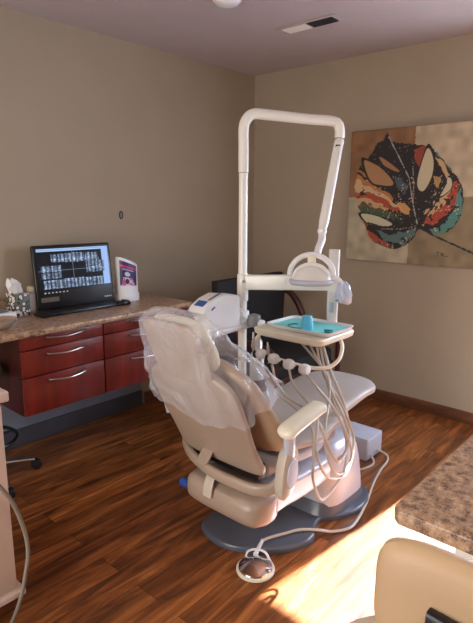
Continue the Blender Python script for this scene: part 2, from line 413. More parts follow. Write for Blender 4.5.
# ------------------------------------------------------------------ painting
cy0, cy1, cz0, cz1 = 1.105, 2.03, 1.032, 1.932
pt = thing('canvas_painting', 'square canvas painting of one large multicoloured leaf on beige blocks', 'painting', (3.51, 1.57, cz0))
finish('stretched_canvas', MB().box((3.509, (cy0+cy1)/2, (cz0+cz1)/2), (.036, cy1-cy0, cz1-cz0), bev=.003), 'sticker', pt)
def leafcol(u, v):
    Y = cy1-(cy1-cy0)*u; Z = cz0+(cz1-cz0)*v
    n1 = vnoise(Y*60, Z*60, 1); n2 = vnoise(Y*22, Z*22, 2); n3 = vnoise(Y*140, Z*140, 5)
    Yj = Y+(n2-.5)*.028+(n1-.5)*.014; Zj = Z+(vnoise(Y*22, Z*22, 7)-.5)*.028+(n1-.5)*.01
    col = np.zeros(Y.shape+(3,))
    def put(mask, c, k=1.): col[mask] = (col*(1-k)+np.array(c, float)*k)[mask]
    L_, T2 = Y+(n3-.5)*.008 > 1.556, Z+(n3-.5)*.008 > 1.479
    put(L_ & T2, (132, 94, 62)); put(~L_ & T2, (184, 164, 136)); put(L_ & ~T2, (172, 160, 134)); put(~L_ & ~T2, (136, 118, 90))
    col *= (.9+.2*n2)[..., None]
    bg = col.copy()
    leaf = [(1.753,1.915),(1.733,1.859),(1.678,1.837),(1.588,1.822),(1.492,1.807),(1.416,1.768),(1.347,1.696),(1.288,1.625),(1.239,1.564),(1.215,1.478),(1.216,1.391),(1.252,1.303),(1.319,1.247),(1.392,1.244),(1.489,1.268),(1.515,1.22),(1.57,1.161),(1.66,1.127),(1.745,1.141),(1.835,1.186),(1.883,1.263),(1.923,1.362),(1.961,1.44),(1.984,1.539),(1.972,1.636),(1.942,1.703),(1.88,1.757),(1.831,1.838),(1.781,1.862)]
    leaf = leaf[:1]+catmull_closed(leaf, 5)[3:-2]
    inn = inpoly(Y+(n1-.5)*.012, Z+(n3-.5)*.01, leaf)
    put(inn, (34, 26, 26))
    # coloured streaks fanning out from the stem joint on the lower left and the right
    a = np.arctan2(Zj-1.295, Yj-1.501); r = np.hypot(Y-1.501, Z-1.295)
    sw = a+.13*(n2-.5)+.45*r
    def sector(lo, hi, r0, c, k=.9): put(inn & (sw > lo) & (sw < hi) & (r > r0+.06*n2), c, k)
    sector(.42, .50, .10, (96, 84, 48)); sector(.50, .60, .20, (206, 166, 118)); sector(.60, .72, .14, (176, 74, 40)); sector(.72, .80, .12, (212, 178, 132))
    sector(.80, .88, .22, (190, 120, 66)); sector(.92, .97, .34, (166, 120, 70)); sector(1.02, 1.10, .42, (58, 84, 60)); sector(.30, .42, .08, (58, 92, 66)); sector(.12, .2, .3, (168, 84, 58))
    for poly, c in (
        ([(1.795,1.247),(1.688,1.232),(1.567,1.255),(1.499,1.267),(1.521,1.22),(1.6,1.159),(1.726,1.172)], (86, 116, 112)),
        ([(1.883,1.263),(1.826,1.226),(1.66,1.136),(1.745,1.141),(1.835,1.186)], (170, 74, 46)),
        ([(1.392,1.244),(1.413,1.27),(1.324,1.309),(1.275,1.373),(1.259,1.495),(1.234,1.546),(1.215,1.478),(1.216,1.391),(1.252,1.303),(1.319,1.247)], (84, 138, 130)),
        ([(1.465,1.324),(1.37,1.425),(1.309,1.565),(1.256,1.575),(1.255,1.46),(1.302,1.372),(1.397,1.300)], (176, 70, 44)),
        ([(1.43,1.36),(1.33,1.44),(1.29,1.56),(1.31,1.60),(1.38,1.47),(1.46,1.36)], (206, 168, 116)),
        ([(1.52,1.804),(1.47,1.806),(1.488,1.746),(1.52,1.677),(1.561,1.767)], (152, 66, 42)),
        ([(1.425,1.777),(1.397,1.758),(1.319,1.677),(1.298,1.642),(1.346,1.69)], (84, 124, 122)),
        ([(1.40,1.74),(1.34,1.67),(1.29,1.60),(1.33,1.60),(1.39,1.68)], (206, 170, 118)),
        ([(1.42,1.62),(1.38,1.60),(1.37,1.53),(1.41,1.56)], (180, 140, 84)),
        ([(1.692,1.61),(1.622,1.608),(1.596,1.516),(1.614,1.497),(1.678,1.554)], (72, 88, 92)),
        ([(1.66,1.44),(1.60,1.45),(1.555,1.41),(1.565,1.37),(1.63,1.39)], (206, 152, 92)),
        ):
        put(inn & inpoly(Yj, Zj, poly), c, .92)
    put(inn & (n3 > .80) & (n2 > .55) & (Z < 1.62), (216, 190, 150), .8); put(inn & (n1 > .74) & (n2 > .5) & (Z < 1.55), (30, 24, 26), .85); put(inn & (n3 > .86) & (n1 > .7), (212, 206, 196), .6)
    holes = [([(1.922,1.731),(1.856,1.712),(1.779,1.668),(1.701,1.591),(1.699,1.558),(1.772,1.559),(1.847,1.579),(1.895,1.644)], (166, 124, 84)),
        ([(1.472,1.785),(1.442,1.761),(1.422,1.69),(1.43,1.603),(1.471,1.523),(1.509,1.529),(1.523,1.587),(1.502,1.694)], (196, 182, 150)),
        ([(1.923,1.362),(1.823,1.354),(1.736,1.326),(1.681,1.293),(1.775,1.277),(1.875,1.303)], (196, 188, 158)),
        ([(1.805,1.753),(1.719,1.703),(1.651,1.649),(1.695,1.656),(1.77,1.696)], (158, 112, 74)),
        ([(1.321,1.6),(1.297,1.582),(1.298,1.53),(1.348,1.487),(1.366,1.496),(1.335,1.548)], (196, 182, 152))]
    for poly, c in holes:
        poly = catmull_closed(poly, 5)
        cxy = np.mean(poly, 0); big = [tuple(cxy+(np.array(p)-cxy)*1.2) for p in poly]
        put(inpoly(Y, Z, big), (34, 28, 26)); put(inpoly(Y, Z, poly), c)
    def line(pts, wd, c, k=.85, br=1.1):
        P = [V((*p, 0)) for p in pts]
        for p, q in zip(P, P[1:]):
            d = q-p; t = np.clip(((Y-p.x)*d.x+(Z-p.y)*d.y)/d.length_squared, 0, 1)
            put((np.hypot(Y-p.x-t*d.x, Z-p.y-t*d.y) < wd*(.5+n1)) & (n3 < br), c, k)
    line([(1.501,1.295),(1.545,1.45),(1.582,1.607),(1.66,1.74),(1.745,1.88)], .0035, (196, 190, 180), .8, .72)
    line([(1.54,1.42),(1.545,1.55),(1.56,1.68)], .003, (190, 184, 176), .7, .6)
    line([(1.501,1.295),(1.62,1.27),(1.76,1.275),(1.86,1.30)], .006, (30, 26, 30)); line([(1.501,1.295),(1.62,1.265),(1.76,1.262)], .003, (200, 198, 192), .7, .5)
    line([(1.505,1.285),(1.353,1.218),(1.168,1.147),(1.100,1.12)], .0055, (34, 36, 44), 1)
    line([(1.501,1.295),(1.40,1.42),(1.33,1.57)], .006, (32, 26, 28))
    # small painted signature marks low on the right block
    for q in (((1.360,1.123),(1.335,1.125)), ((1.348,1.124),(1.350,1.100)), ((1.325,1.121),(1.325,1.100)), ((1.325,1.120),(1.310,1.112)), ((1.310,1.112),(1.325,1.108)), ((1.316,1.108),(1.300,1.098)), ((1.3,1.098),(1.276,1.104))):
        line(q, .002, (62, 52, 44), .9)
    return col
grid_paint('painted_face', (3.4905, cy1-.002, cz0+.002), (3.4905, cy0+.002, cz0+.002), (3.4905, cy1-.002, cz1-.002), 330, 320, leafcol, 'paint', pt)

# ------------------------------------------------------------------ back counter run
ct = MB().box(((.15+2.31)/2, (2.43+YW-.004)/2, .8025), (2.31-.15, YW-.004-2.43, .035), bev=.012, seg=3)
tag(finish('granite_countertop', ct, 'granite'), 'brown speckled granite countertop along the back wall above the red drawers', 'countertop')
tag(finish('granite_backsplash', MB().box(((.15+2.10)/2, YW-.014, .861), (1.95, .02, .08), bev=.003), 'granite'), 'low granite upstand against the back wall behind the computer screen', 'backsplash')
def drawer_unit(x0, x1, hx0, hx1, label):
    t = thing('drawer_cabinet', label, 'cabinet', ((x0+x1)/2, 2.71, .375), 'wall hung drawer cabinets')
    finish('body', MB().box(((x0+x1)/2, 2.716, .58), (x1-x0-.002, .478, .408), bev=.001), 'cherry_dark', t)
    for z0, z1, hz in ((.718, .784, .769), (.578, .714, .684), (.377, .574, .546)):
        d = finish('drawer', MB().box(((x0+x1)/2, 2.468, (z0+z1)/2), (x1-x0-.006, .018, z1-z0-.002), bev=.0015), 'cherry', t)
        finish('handle', MB().tube([(hx0, 2.458, hz), (hx0+.004, 2.441, hz-.001), ((hx0+hx1)/2, 2.424, hz-.006), (hx1-.004, 2.441, hz-.001), (hx1, 2.458, hz)], .0055, 10, 8, b=.004), 'steel', d)
    return t
drawer_unit(1.172, 1.650, 1.312, 1.516, 'cherry red three-drawer wall cabinet below the computer, left of the other')
drawer_unit(1.652, 2.284, 1.834, 2.085, 'cherry red three-drawer wall cabinet at the right end, partly behind the dental chair')

# computer
mo = thing('computer_monitor', 'black computer screen showing rows of dental x-rays on the granite counter', 'computer', (1.69, 2.8, .822))
tl = math.radians(7)
xa, xb = 1.458, 1.942
def tp(x, t, off=0):   # point on tilted screen plane, t metres up
    return V((x, 2.768+math.sin(tl)*t-math.cos(tl)*off, .832+math.cos(tl)*t+math.sin(tl)*off*-1))
b = MB(); b.box(((xa+xb)/2, 2.768+math.sin(tl)*.182+.014, .832+math.cos(tl)*.182), (xb-xa, .026, .366), rot=(-tl, 0, 0), bev=.010, seg=3); finish('casing', b, 'black', mo)
finish('stand_foot', MB().box(((xa+xb)/2, 2.83, .829), (.30, .16, .014), bev=.005), 'black', mo)
def xray(u, v):
    X = u; Z = 1-v; n = vnoise(u*46, v*30, 3); nn = vnoise(u*90, v*60, 9)
    col = np.zeros(u.shape+(3,)); col[:] = (8, 12, 20)
    def rect(a, b_, c, d, f): m = (X > a) & (X < b_) & (Z > c) & (Z < d); col[m] = f[m] if isinstance(f, np.ndarray) else f
    rect(.0, .90, .0, .075, (150, 178, 216)); rect(.90, 1.0, .0, .98, (136, 164, 212)); rect(0, .9, .03, .04, (70, 90, 130))
    tt = np.abs(np.sin(u*PI*19)); root = np.clip(.35+.75*tt-.35*np.abs(np.sin(v*13)), 0, 1)
    teeth = np.clip(30+150*root*(.45+.8*n)+50*(nn > .72), 0, 235)[..., None]*np.array((.78, .90, 1.08)); teeth = np.clip(teeth, 0, 250)
    for k in range(7): rect(.185+.095*k, .27+.095*k, .12+.015*abs(3-k)*.6, .36-.01*abs(3-k), teeth)
    for a, c in ((.04, .42), (.18, .42), (.66, .34), (.80, .36), (.04, .58), (.18, .58), (.66, .50), (.80, .50), (.73, .28)): rect(a, a+.13, c, c+.145, teeth)
    for k in range(9): rect(.06+.094*k, .145+.094*k, .77-.02*(k in (3, 4, 5)), .98, teeth)
    rect(0, .9, .535, .542, (120, 130, 150)); rect(.475, .480, .1, .76, (120, 130, 150))
    return col
mo.rotation_euler.z = math.radians(-6)
grid_paint('lit_screen', tp(xa+.022, .112, .0005), tp(xb-.018, .112, .0005), tp(xa+.022, .347, .0005), 230, 120, xray, 'screen', mo)
b = MB()
for k in range(7): b.box(tp(xa+.05+.022*k, .096, .0008), (.010, .001, .007), rot=(-tl, 0, 0), bev=0)
finish('status_icons', b, 'pale_detail', mo)
finish('sticker', MB().box(tp(xa+.075, .058, .0006), (.105, .0012, .026), rot=(-tl, 0, 0), bev=0), 'sticker', mo)
b = MB()
for k, wd in enumerate((.010, .008, .010, .006)): b.box(tp(xb-.062+.013*k, .040, .0007), (wd, .001, .008), rot=(-tl, 0, 0), bev=0)
finish('maker_mark', b, 'pale_detail', mo)
kb = thing('keyboard', 'black computer keyboard lying in front of the x-ray screen', 'keyboard', (1.66, 2.715, .8205))
finish('tray', MB().box((1.672, 2.700, .829), (.545, .095, .016), bev=.006), 'black', kb)
b = MB()
for r_ in range(4):
    for c_ in range(18): b.box((1.427+.0285*c_, 2.666+.0215*r_, .839), (.024, .018, .006), bev=.0015, seg=1)
o = finish('keys', b, 'black', kb); o['kind'] = 'stuff'
ms = thing('computer_mouse', 'small black computer mouse beside the white dispenser', 'mouse', (1.935, 2.655, .8205))
finish('shell', MB().sup([((1.935+x, 2.655, .8205+hh/2), (0,1,0), (0,0,1), ww, hh/2, 2.6) for x, ww, hh in ((-.048,.006,.008),(-.044,.018,.018),(-.03,.026,.030),(0,.029,.036),(.03,.026,.030),(.044,.017,.018),(.048,.005,.008))]), 'black', ms)
finish('scroll_wheel', MB().cyl((1.915, 2.652, .853), (1.915, 2.658, .853), .006), 'pale_detail', ms)

# tall white dispenser with printed front
dp = thing('countertop_dispenser', 'tall white countertop dispenser with purple and pink printed front beside the screen', 'dispenser', (2.055, 2.775, .8205))
def disp_ring(z_of, a, b_, n=64, c=(2.055, 2.775)):
    r = []
    for i in range(n):
        t = 2*PI*i/n; ct, st = math.cos(t), math.sin(t); x = c[0]+a*math.copysign(abs(ct)**.8, ct); y = c[1]+b_*math.copysign(abs(st)**.8, st); r.append(V((x, y, z_of(x, y))))
    return r
zt = lambda x, y: 1.112-(x-1.975)*.42
dz_ = .8205
b = MB(); b.rings([disp_ring(lambda x, y: dz_, .076, .060), disp_ring(lambda x, y: dz_+.015, .078, .062), disp_ring(lambda x, y: dz_+.045, .076, .060), disp_ring(lambda x, y: dz_+.055, .072, .054), disp_ring(lambda x, y: zt(x, y)-.012, .070, .052), disp_ring(lambda x, y: zt(x, y)-.003, .066, .048), disp_ring(zt, .058, .042)])
finish('housing', b, 'white_plastic', dp)
b = MB(); b.rings([disp_ring(lambda x, y: zt(x, y)+.0005, .057, .041), disp_ring(lambda x, y: zt(x, y)+.003, .052, .037)]); finish('printed_top', b, mat('purple_print', (92, 84, 128), .4, var=.5, scale=60), dp)
def lab(u, v):
    col = np.zeros(u.shape+(3,)); col[:] = (52, 44, 96); n = vnoise(u*9, v*14, 4)
    col[v > .80] = (206, 60, 110); col[(v > .88)] = (70, 50, 112)
    col[(v > .73) & (v < .76) & (u > .2) & (u < .8)] = (190, 186, 214)
    m = ((u-.5)/.16)**2+((v-.60)/.075)**2 < 1; col[m] = (196, 206, 224)
    m = (np.abs(u-.5) < .38-.5*np.clip(v-.2, 0, 1)) & (v > .16) & (v < .48); col[m] = (226, 200, 220); m2 = m & (n > .55); col[m2] = (196, 96, 150)
    m = ((u-.5)/.12)**2+((v-.36)/.09)**2 < 1; col[m] = (50, 44, 84)
    m = (v < .15+.06*u); col[m] = (206, 58, 44); m = (v < .13) & (np.abs(u-.55-v) < .09); col[m] = (238, 190, 120)
    return col
nu, nv = 40, 70; u, v = np.meshgrid(np.linspace(0, 1, nu), np.linspace(0, 1, nv)); th = np.radians(200+98*u)
ct_, st_ = np.cos(th), np.sin(th)
lx = 2.055+.0715*np.sign(ct_)*np.abs(ct_)**.8; ly = 2.775+.0535*np.sign(st_)*np.abs(st_)**.8
lz = (dz_+.062)+v*((1.112-(lx-1.975)*.42-.022)-(dz_+.062))
idx = np.arange(nu*nv).reshape(nv, nu); fc = np.stack([idx[:-1,:-1], idx[:-1,1:], idx[1:,1:], idx[1:,:-1]], -1).reshape(-1, 4)
m_ = bpy.data.meshes.new('printed_front'); m_.from_pydata(np.stack([lx, ly, lz], -1).reshape(-1, 3).tolist(), [], fc.tolist())
col = lab(u, v)/255.; col = np.where(col <= .04045, col/12.92, ((col+.055)/1.055)**2.4)
at = m_.color_attributes.new('paint', 'FLOAT_COLOR', 'POINT'); at.data.foreach_set('color', np.concatenate([col, np.ones((nv, nu, 1))], -1).ravel())
finish('printed_front', m_, 'label', dp)

# left end of the counter
tb = thing('tissue_box', 'cube tissue box with a black and white flower pattern on the counter', 'tissue box', (1.37, 2.84, .8205))
finish('carton', MB().box((1.358, 2.83, .883), (.092, .092, .124), bev=.003), 'floral', tb)
b = MB(); rr = []
for k, (z, r_) in enumerate(((.946, .032), (.965, .028), (.985, .034), (1.005, .026), (1.022, .012))):
    rr.append([V((1.355-.012*k*.8+r_*math.cos(t)*(1+.45*math.sin(3*t+k)), 2.83+.5*r_*math.sin(t)*(1+.5*math.cos(2*t+2*k)), z+.012*math.sin(4*t+k))) for t in np.linspace(0, 2*PI, 24, endpoint=False)])
b.rings(rr, True, False, True); finish('tissue', b, 'paper', tb)
bt = thing('white_bottle', 'white plastic bottle with cap between the tissue box and the screen', 'bottle', (1.475, 2.87, .8205))
finish('body', MB().lathe((1.470, 2.885, .8205), [(.028, 0), (.032, .004), (.032, .088), (.026, .104), (.016, .110)]), 'white_plastic', bt)
finish('cap', MB().lathe((1.470, 2.885, .9305), [(.020, 0), (.026, .003), (.026, .028), (.020, .036), (.001, .037)]), 'cream', bt)
cd = thing('counter_device', 'pale grey desktop device with dark sloped display cut off by the left edge', 'device', (1.19, 2.74, .8205))
finish('body', MB().box((1.195, 2.76, .846), (.16, .16, .05), bev=.01, rot=(.0, 0, .1)), 'white_plastic', cd)
finish('display', MB().box((1.195, 2.752, .874), (.11, .09, .006), rot=(.12, 0, .1), bev=.002), 'grey', cd)
bw = thing('pale_bowl', 'pale rounded bowl at the front edge of the granite counter', 'bowl', (1.13, 2.58, .8205))
finish('bowl', MB().lathe((1.135, 2.585, .8205), [(.03, 0), (.05, .006), (.078, .034), (.084, .05), (.080, .05), (.07, .03), (.04, .01), (.001, .008)]), 'beige', bw)

# operator stool under the counter
st = thing('rolling_stool', 'olive grey round stool tucked under the granite counter at the left', 'stool', (1.04, 2.69, 0))
finish('seat', MB().lathe((1.03, 2.68, .55), [(.10, 0), (.122, .008), (.132, .035), (.13, .06), (.11, .08), (.07, .086), (.001, .088)]), 'olive', st)
finish('gas_column', MB().cyl((1.04, 2.69, .08), (1.035, 2.685, .555), .022), 'chrome', st)
finish('hub', MB().lathe((1.04, 2.69, .06), [(.04, 0), (.05, .01), (.045, .05), (.028, .09)]), 'black', st)
for k in range(5):
    a_ = -.28+2*PI*k/5; d = V((math.cos(a_), math.sin(a_), 0)); c0 = V((1.04, 2.69, .085))
    finish('leg', MB().tube([c0, c0+d*.13+V((0,0,-.006)), c0+d*.25+V((0,0,-.022))], .018, 12, 4, b=.010), 'steel', st)
    cs = finish('caster', MB().lathe(c0+d*.26+V((0,0,-.057))+d.cross(V((0,0,1)))*-.02, [(.012, 0), (.026, .004), (.028, .012), (.028, .028), (.026, .036), (.012, .04)], axis=d.cross(V((0,0,1)))), 'rubber', st)
rg = finish('foot_ring', MB().tube([(1.04+.17*math.cos(t), 2.69+.17*math.sin(t), .23) for t in np.linspace(0, 2*PI, 33)], .010, 8, 1), 'black', st)
for k in range(3):
    a_ = 2*PI*k/3; finish('ring_spoke', MB().cyl((1.04+.02*math.cos(a_), 2.69+.02*math.sin(a_), .23), (1.04+.17*math.cos(a_), 2.69+.17*math.sin(a_), .23), .007, n=8), 'black', st)

# ------------------------------------------------------------------ guest chair
gx0, gx1, gy = 2.45, 3.155, 2.35
gc = thing('guest_armchair', 'black upholstered armchair with dark cherry arm standing behind the white pole', 'armchair', (2.8, 2.3, 0))
finish('backrest', MB().box(((gx0+gx1)/2, gy+.02, .655), (gx1-gx0, .06, .57), rot=(-.04, 0, 0), bev=.012, seg=3), 'black_soft', gc)
finish('seat', MB().box(((gx0+gx1)/2, gy-.22, .40), (gx1-gx0-.04, .48, .11), bev=.03, seg=4), 'black_soft', gc)
for x in (gx0+.01, gx1+.028):
    finish('arm', MB().tube([(x, gy+.03, .80), (x, gy-.04, .79), (x, gy-.12, .71), (x, gy-.19, .59), (x, gy-.30, .565), (x, gy-.42, .55), (x, gy-.47, .5)], .022, 14, 6, b=.022, up=(1,0,0), e=3), 'cherry_dark', gc)
    finish('leg', MB().tube([(x, gy-.47, .5), (x, gy-.47, .25), (x, gy-.46, .0)], .019, 12, 3, up=(1,0,0)), 'cherry_dark', gc)
    finish('leg', MB().tube([(x, gy+.03, .80), (x, gy+.05, .4), (x, gy+.09, .0)], .019, 12, 3, up=(1,0,0)), 'cherry_dark', gc)
finish('front_apron', MB().box(((gx0+gx1)/2, gy-.45, .33), (gx1-gx0-.02, .02, .06)), 'cherry_dark', gc)

# ------------------------------------------------------------------ dental chair
CY = 1.29
dc = thing('dental_chair', 'reclined beige dental chair on a grey base plate in the middle of the room', 'dental chair', (1.85, CY, 0))
yc = lambda x, z: (x, CY, z)
plate = [(1.50,1.54),(1.47,1.44),(1.485,1.34),(1.555,1.23),(1.66,1.145),(1.765,1.125),(1.845,1.165),(1.91,1.175),(1.99,1.12),(2.12,1.085),(2.25,1.12),(2.33,1.22),(2.34,1.36),(2.26,1.46),(2.12,1.50),(1.95,1.48),(1.8,1.50),(1.65,1.56),(1.56,1.575)]
finish('base_plate', MB().prism(catmull_closed(plate, 6), .001, .028, bev=.012), 'base_grey', dc)
finish('base_skirt', MB().sup([((2.09, CY+.01, z), (1,0,0), (0,1,0), a, b_, 4) for z, a, b_ in ((.026,.195,.170),(.05,.186,.165),(.085,.176,.158))], 40), 'base_grey', dc)
finish('pedestal', MB().sup([((x, CY, z), (1,0,0), (0,1,0), a, b_, 4) for x, z, a, b_ in ((2.09,.07,.172,.156),(2.09,.12,.168,.153),(2.085,.22,.158,.146),(2.08,.29,.145,.136),(2.075,.33,.122,.12),(2.07,.352,.09,.09),(2.07,.358,.05,.045))], 44), 'lav', dc)
lift = MB().sup([((x, CY-.015, z), (0,1,0), (0,0,1), a, b_, 7) for x, z, a, b_ in ((1.40,.335,.17,.06),(1.48,.333,.172,.066),(1.54,.325,.165,.064),(1.65,.305,.158,.058),(1.80,.292,.150,.056),(1.90,.288,.140,.052))], 48)
finish('lift_arm', lift, 'lav', dc)
finish('rear_cover', MB().sup([((x, CY-.022, z), (0,1,0), (0,0,1), a, b_, 4.5) for x, z, a, b_ in ((1.311,.338,.13,.018),(1.318,.336,.165,.042),(1.340,.333,.184,.060),(1.39,.330,.192,.071),(1.43,.329,.190,.073),(1.455,.329,.182,.070),(1.468,.329,.168,.06))], 40), 'beige', dc)
kn = finish('release_knob', MB().cyl((1.39, 1.505, .285), (1.39, 1.545, .285), .019, n=14, bev=.005), 'blue', dc)
finish('knob_stem', MB().cyl((1.39, 1.44, .29), (1.39, 1.508, .285), .009), 'chrome', kn)
# lower carriage carrying the seat
finish('seat_carriage', MB().box((1.70, CY, .455), (.52, .30, .10), bev=.03, seg=4), 'grey', dc)
# seat and leg rest
seatw = lerpk([(0,.235),(.25,.258),(.40,.235),(.62,.188),(1,.180)])
finish('seat_shell', MB().panel([yc(1.42,.508), yc(1.6,.492), yc(1.8,.490), yc(1.94,.515)], lerpk([(0,.225),(.4,.235),(1,.17)]), .05, .10, r0=.06), 'lav', dc)
finish('seat_cushion', MB().panel([yc(1.43,.57), yc(1.56,.550), yc(1.72,.540), yc(1.95,.552), yc(2.15,.572), yc(2.345,.558)], seatw, .058, .14, r0=.06, e=3.2), 'pale_uph', dc)
# backrest: shell behind, cushion in front
bs = [yc(1.385,.475), yc(1.33,.575), yc(1.275,.685), yc(1.222,.80), yc(1.185,.90)]
bw_ = lerpk([(0,.212),(.3,.205),(.6,.216),(.85,.216),(1,.185)])
finish('backrest_shell', MB().panel(bs, bw_, .042, .12, r0=.05, e=3.6), 'beige', dc)
cs_ = [yc(1.475,.520), yc(1.425,.62), yc(1.355,.72), yc(1.29,.82), yc(1.245,.92)]
cw = lerpk([(0,.20),(.2,.262),(.5,.26),(.8,.25),(1,.21)])
finish('backrest_cushion', MB().panel(cs_, cw, .085, .12, e=2.8, tfn=lerpk([(0,.8),(.25,1.15),(.6,.9),(1,.7)])), 'upholstery', dc)
hs = [yc(1.212,.865), yc(1.165,.965), yc(1.118,1.072)]
finish('headrest_shell', MB().panel([yc(1.195,.84), yc(1.15,.955), yc(1.103,1.062)], lerpk([(0,.135),(.5,.142),(1,.128)]), .022, .05, e=4), 'beige', dc)
finish('headrest_cushion', MB().panel([p for p in [yc(1.235,.875), yc(1.185,.975), yc(1.135,1.068)]], lerpk([(0,.125),(.5,.14),(1,.128)]), .060, .06, e=3), 'cream', dc)
finish('headrest_slide', MB().box((1.20, CY, .88), (.02, .09, .16), rot=(0, -.42, 0), bev=.006), 'grey', dc)
# yoke behind the hinge
yk = [(1.475,1.548,.560),(1.44,1.562,.50),(1.405,1.535,.465),(1.36,1.46,.458),(1.33,1.38,.456),(1.31,1.28,.452),(1.305,1.18,.454),(1.315,1.08,.456),(1.345,1.03,.468),(1.375,1.012,.50)]

finish('yoke', MB().tube(yk, .013, 20, 7, b=.021, e=3), 'beige', dc)
for ys, zz in ((1.556, .0),): finish('hinge_cover', MB().sup([((1.45, 1.556+dy, .515), (.35,0,.94), (-.94,0,.35), a, b_, 2.6) for dy, a, b_ in ((-.02,.05,.026),(.0,.062,.034),(.014,.056,.030),(.018,.04,.018))]), 'cream', dc)
finish('side_plate', MB().sup([((1.378, .998+dy, .530), (.18,0,.98), (-.98,0,.18), a, b_, 2.8) for dy, a, b_ in ((.02,.085,.032),(.0,.10,.042),(-.018,.096,.040),(-.024,.08,.030))]), 'putty', dc)
finish('side_button', MB().sup([((1.381, .973+dy, .530), (.15,0,.99), (-.99,0,.15), a, a*.55, 2) for dy, a in ((0,.055),(-.004,.052),(-.005,.04))]), 'box', dc)
finish('back_strap', MB().panel([(1.352,CY+.05,.525), (1.325,CY+.05,.49), (1.30,CY+.05,.468)], lambda t: .028, .010, .01, n=6), 'beige', dc)
finish('cover_strap', MB().panel([(1.325,CY+.015,.425), (1.308,CY+.015,.39), (1.300,CY+.015,.345)], lambda t: .022, .009, .008, n=6), 'putty', dc)
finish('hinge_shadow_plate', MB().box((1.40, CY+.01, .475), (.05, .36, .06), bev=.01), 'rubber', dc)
# armrests
def armrest(y, lab_=None):
    a_ = finish('armrest', MB().tube([(1.34, y, .672), (1.37, y, .690), (1.45, y, .706), (1.535, y, .720), (1.562, y, .720)], .036, 22, 5, b=.020, e=2.6, rfn=lerpk([(0,.35),(.08,.85),(.2,1),(.85,1),(.95,.8),(1,.3)])), 'cream', dc)
    finish('armrest_post', MB().tube([(1.375, y, .69), (1.378, y, .64), (1.385, y+(.006 if y < CY else -.006), .59)], .026, 16, 4, b=.018, up=(0,1,0)), 'lav', a_)
armrest(.985); armrest(1.60)

# clear sleeve over the headrest
def ring_cover(t, n=96):
    """t 0 top .. 1 hem"""
    c = V((1.128, CY, 1.058)).lerp(V((1.30, CY, .755)), t); tn = V((.175, 0, -.305)).normalized(); N = V((0,1,0)).cross(tn).normalized()   # N points forward/up
    if N.x < 0: N = -N
    w_ = float(np.interp(t, [0,.35,.6,.75,1], [.150,.198,.242,.258,.268])); d = float(np.interp(t, [0,.4,.6,.8,1], [.048,.080,.104,.122,.136])); off = float(np.interp(t, [0,.5,1], [.006,.014,.036]))
    r = []
    for i in range(n):
        a_ = 2*PI*i/n; ca, sa = math.cos(a_), math.sin(a_)
        e_ = 2/3.2; k = 1+.035*t*math.sin(9*a_+5*t)+.03*t*math.sin(17*a_-9*t)
        p = c+N*off+V((0,1,0))*(w_*math.copysign(abs(ca)**e_, ca)*k)+N*(d*math.copysign(abs(sa)**e_, sa)*k)
        p += N*(.012*(noise.noise(p*14)))+V((0,1,0))*(.010*noise.noise(p*11+V((5,0,0))))
        rd = 1-abs(noise.noise(V((p.x*9+3, p.y*16, p.z*7))))*2; p += N*(math.copysign(.010, sa)*max(0, rd-.6)*1.6)
        if t > .7: p += tn*((t-.7)/.3*(.018*math.sin(3*a_+1)+.012*math.sin(7*a_)))
        r.append(p)
    return r
b = MB()
tops = []
for k, s_ in enumerate((.25, .6, .85, .97)):
    rr = ring_cover(0); cc = sum(rr, V((0,0,0)))/len(rr); tn = V((.175, 0, -.305)).normalized()
    tops.append([cc+(p-cc)*s_-tn*(.022*math.sqrt(1-s_*s_)) for p in rr])
b.rings(tops+[ring_cover(t) for t in np.linspace(0, 1, 26)], True, True, False)
sleeve = finish('plastic_headrest_sleeve', b, 'plastic', ang=60)
tag(sleeve, 'clear wrinkled plastic sleeve pulled over the headrest of the dental chair', 'plastic cover')

# ------------------------------------------------------------------ delivery unit
px, py = 1.95, 1.70
du = thing('delivery_unit', 'white tall pole with arm carrying an instrument tray table and handpiece hoses', 'dental delivery unit', (px, py, 0))
finish('pole', MB().cyl((px, py, .03), (px, py, 1.215), .0215), 'white', du)
finish('floor_foot', MB().lathe((px, py, 0), [(.10, .001), (.10, .012), (.06, .02), (.035, .04)]), 'base_grey', du)
finish('pole_sleeve', MB().cyl((px, py, .965), (px, py, 1.098), .0275, bev=.003), 'white', du)
finish('sleeve_screw', MB().cyl((px-.018, py-.02, 1.065), (px-.024, py-.027, 1.065), .006, n=10), 'steel', du)
ex, ey = 2.124, 1.295
d_ = (V((ex, ey, 0))-V((px, py, 0))).normalized()
finish('swing_arm', MB().tube([V((px, py, 1.058))+d_*.02, V((ex, ey, 1.078))+d_*.02], .020, 20, 0, b=.036, e=8), 'white', du)
finish('drop_bar', MB().sup([((ex, ey, z), d_, d_.cross(V((0,0,1))), .024, .018, 6) for z in (.885, 1.225, 1.230)]), 'white', du)
finish('bar_panel', MB().box((ex-.020, ey-.006, .965), (.003, .02, .05), rot=(0, 0, .3), bev=.001), 'box', du)
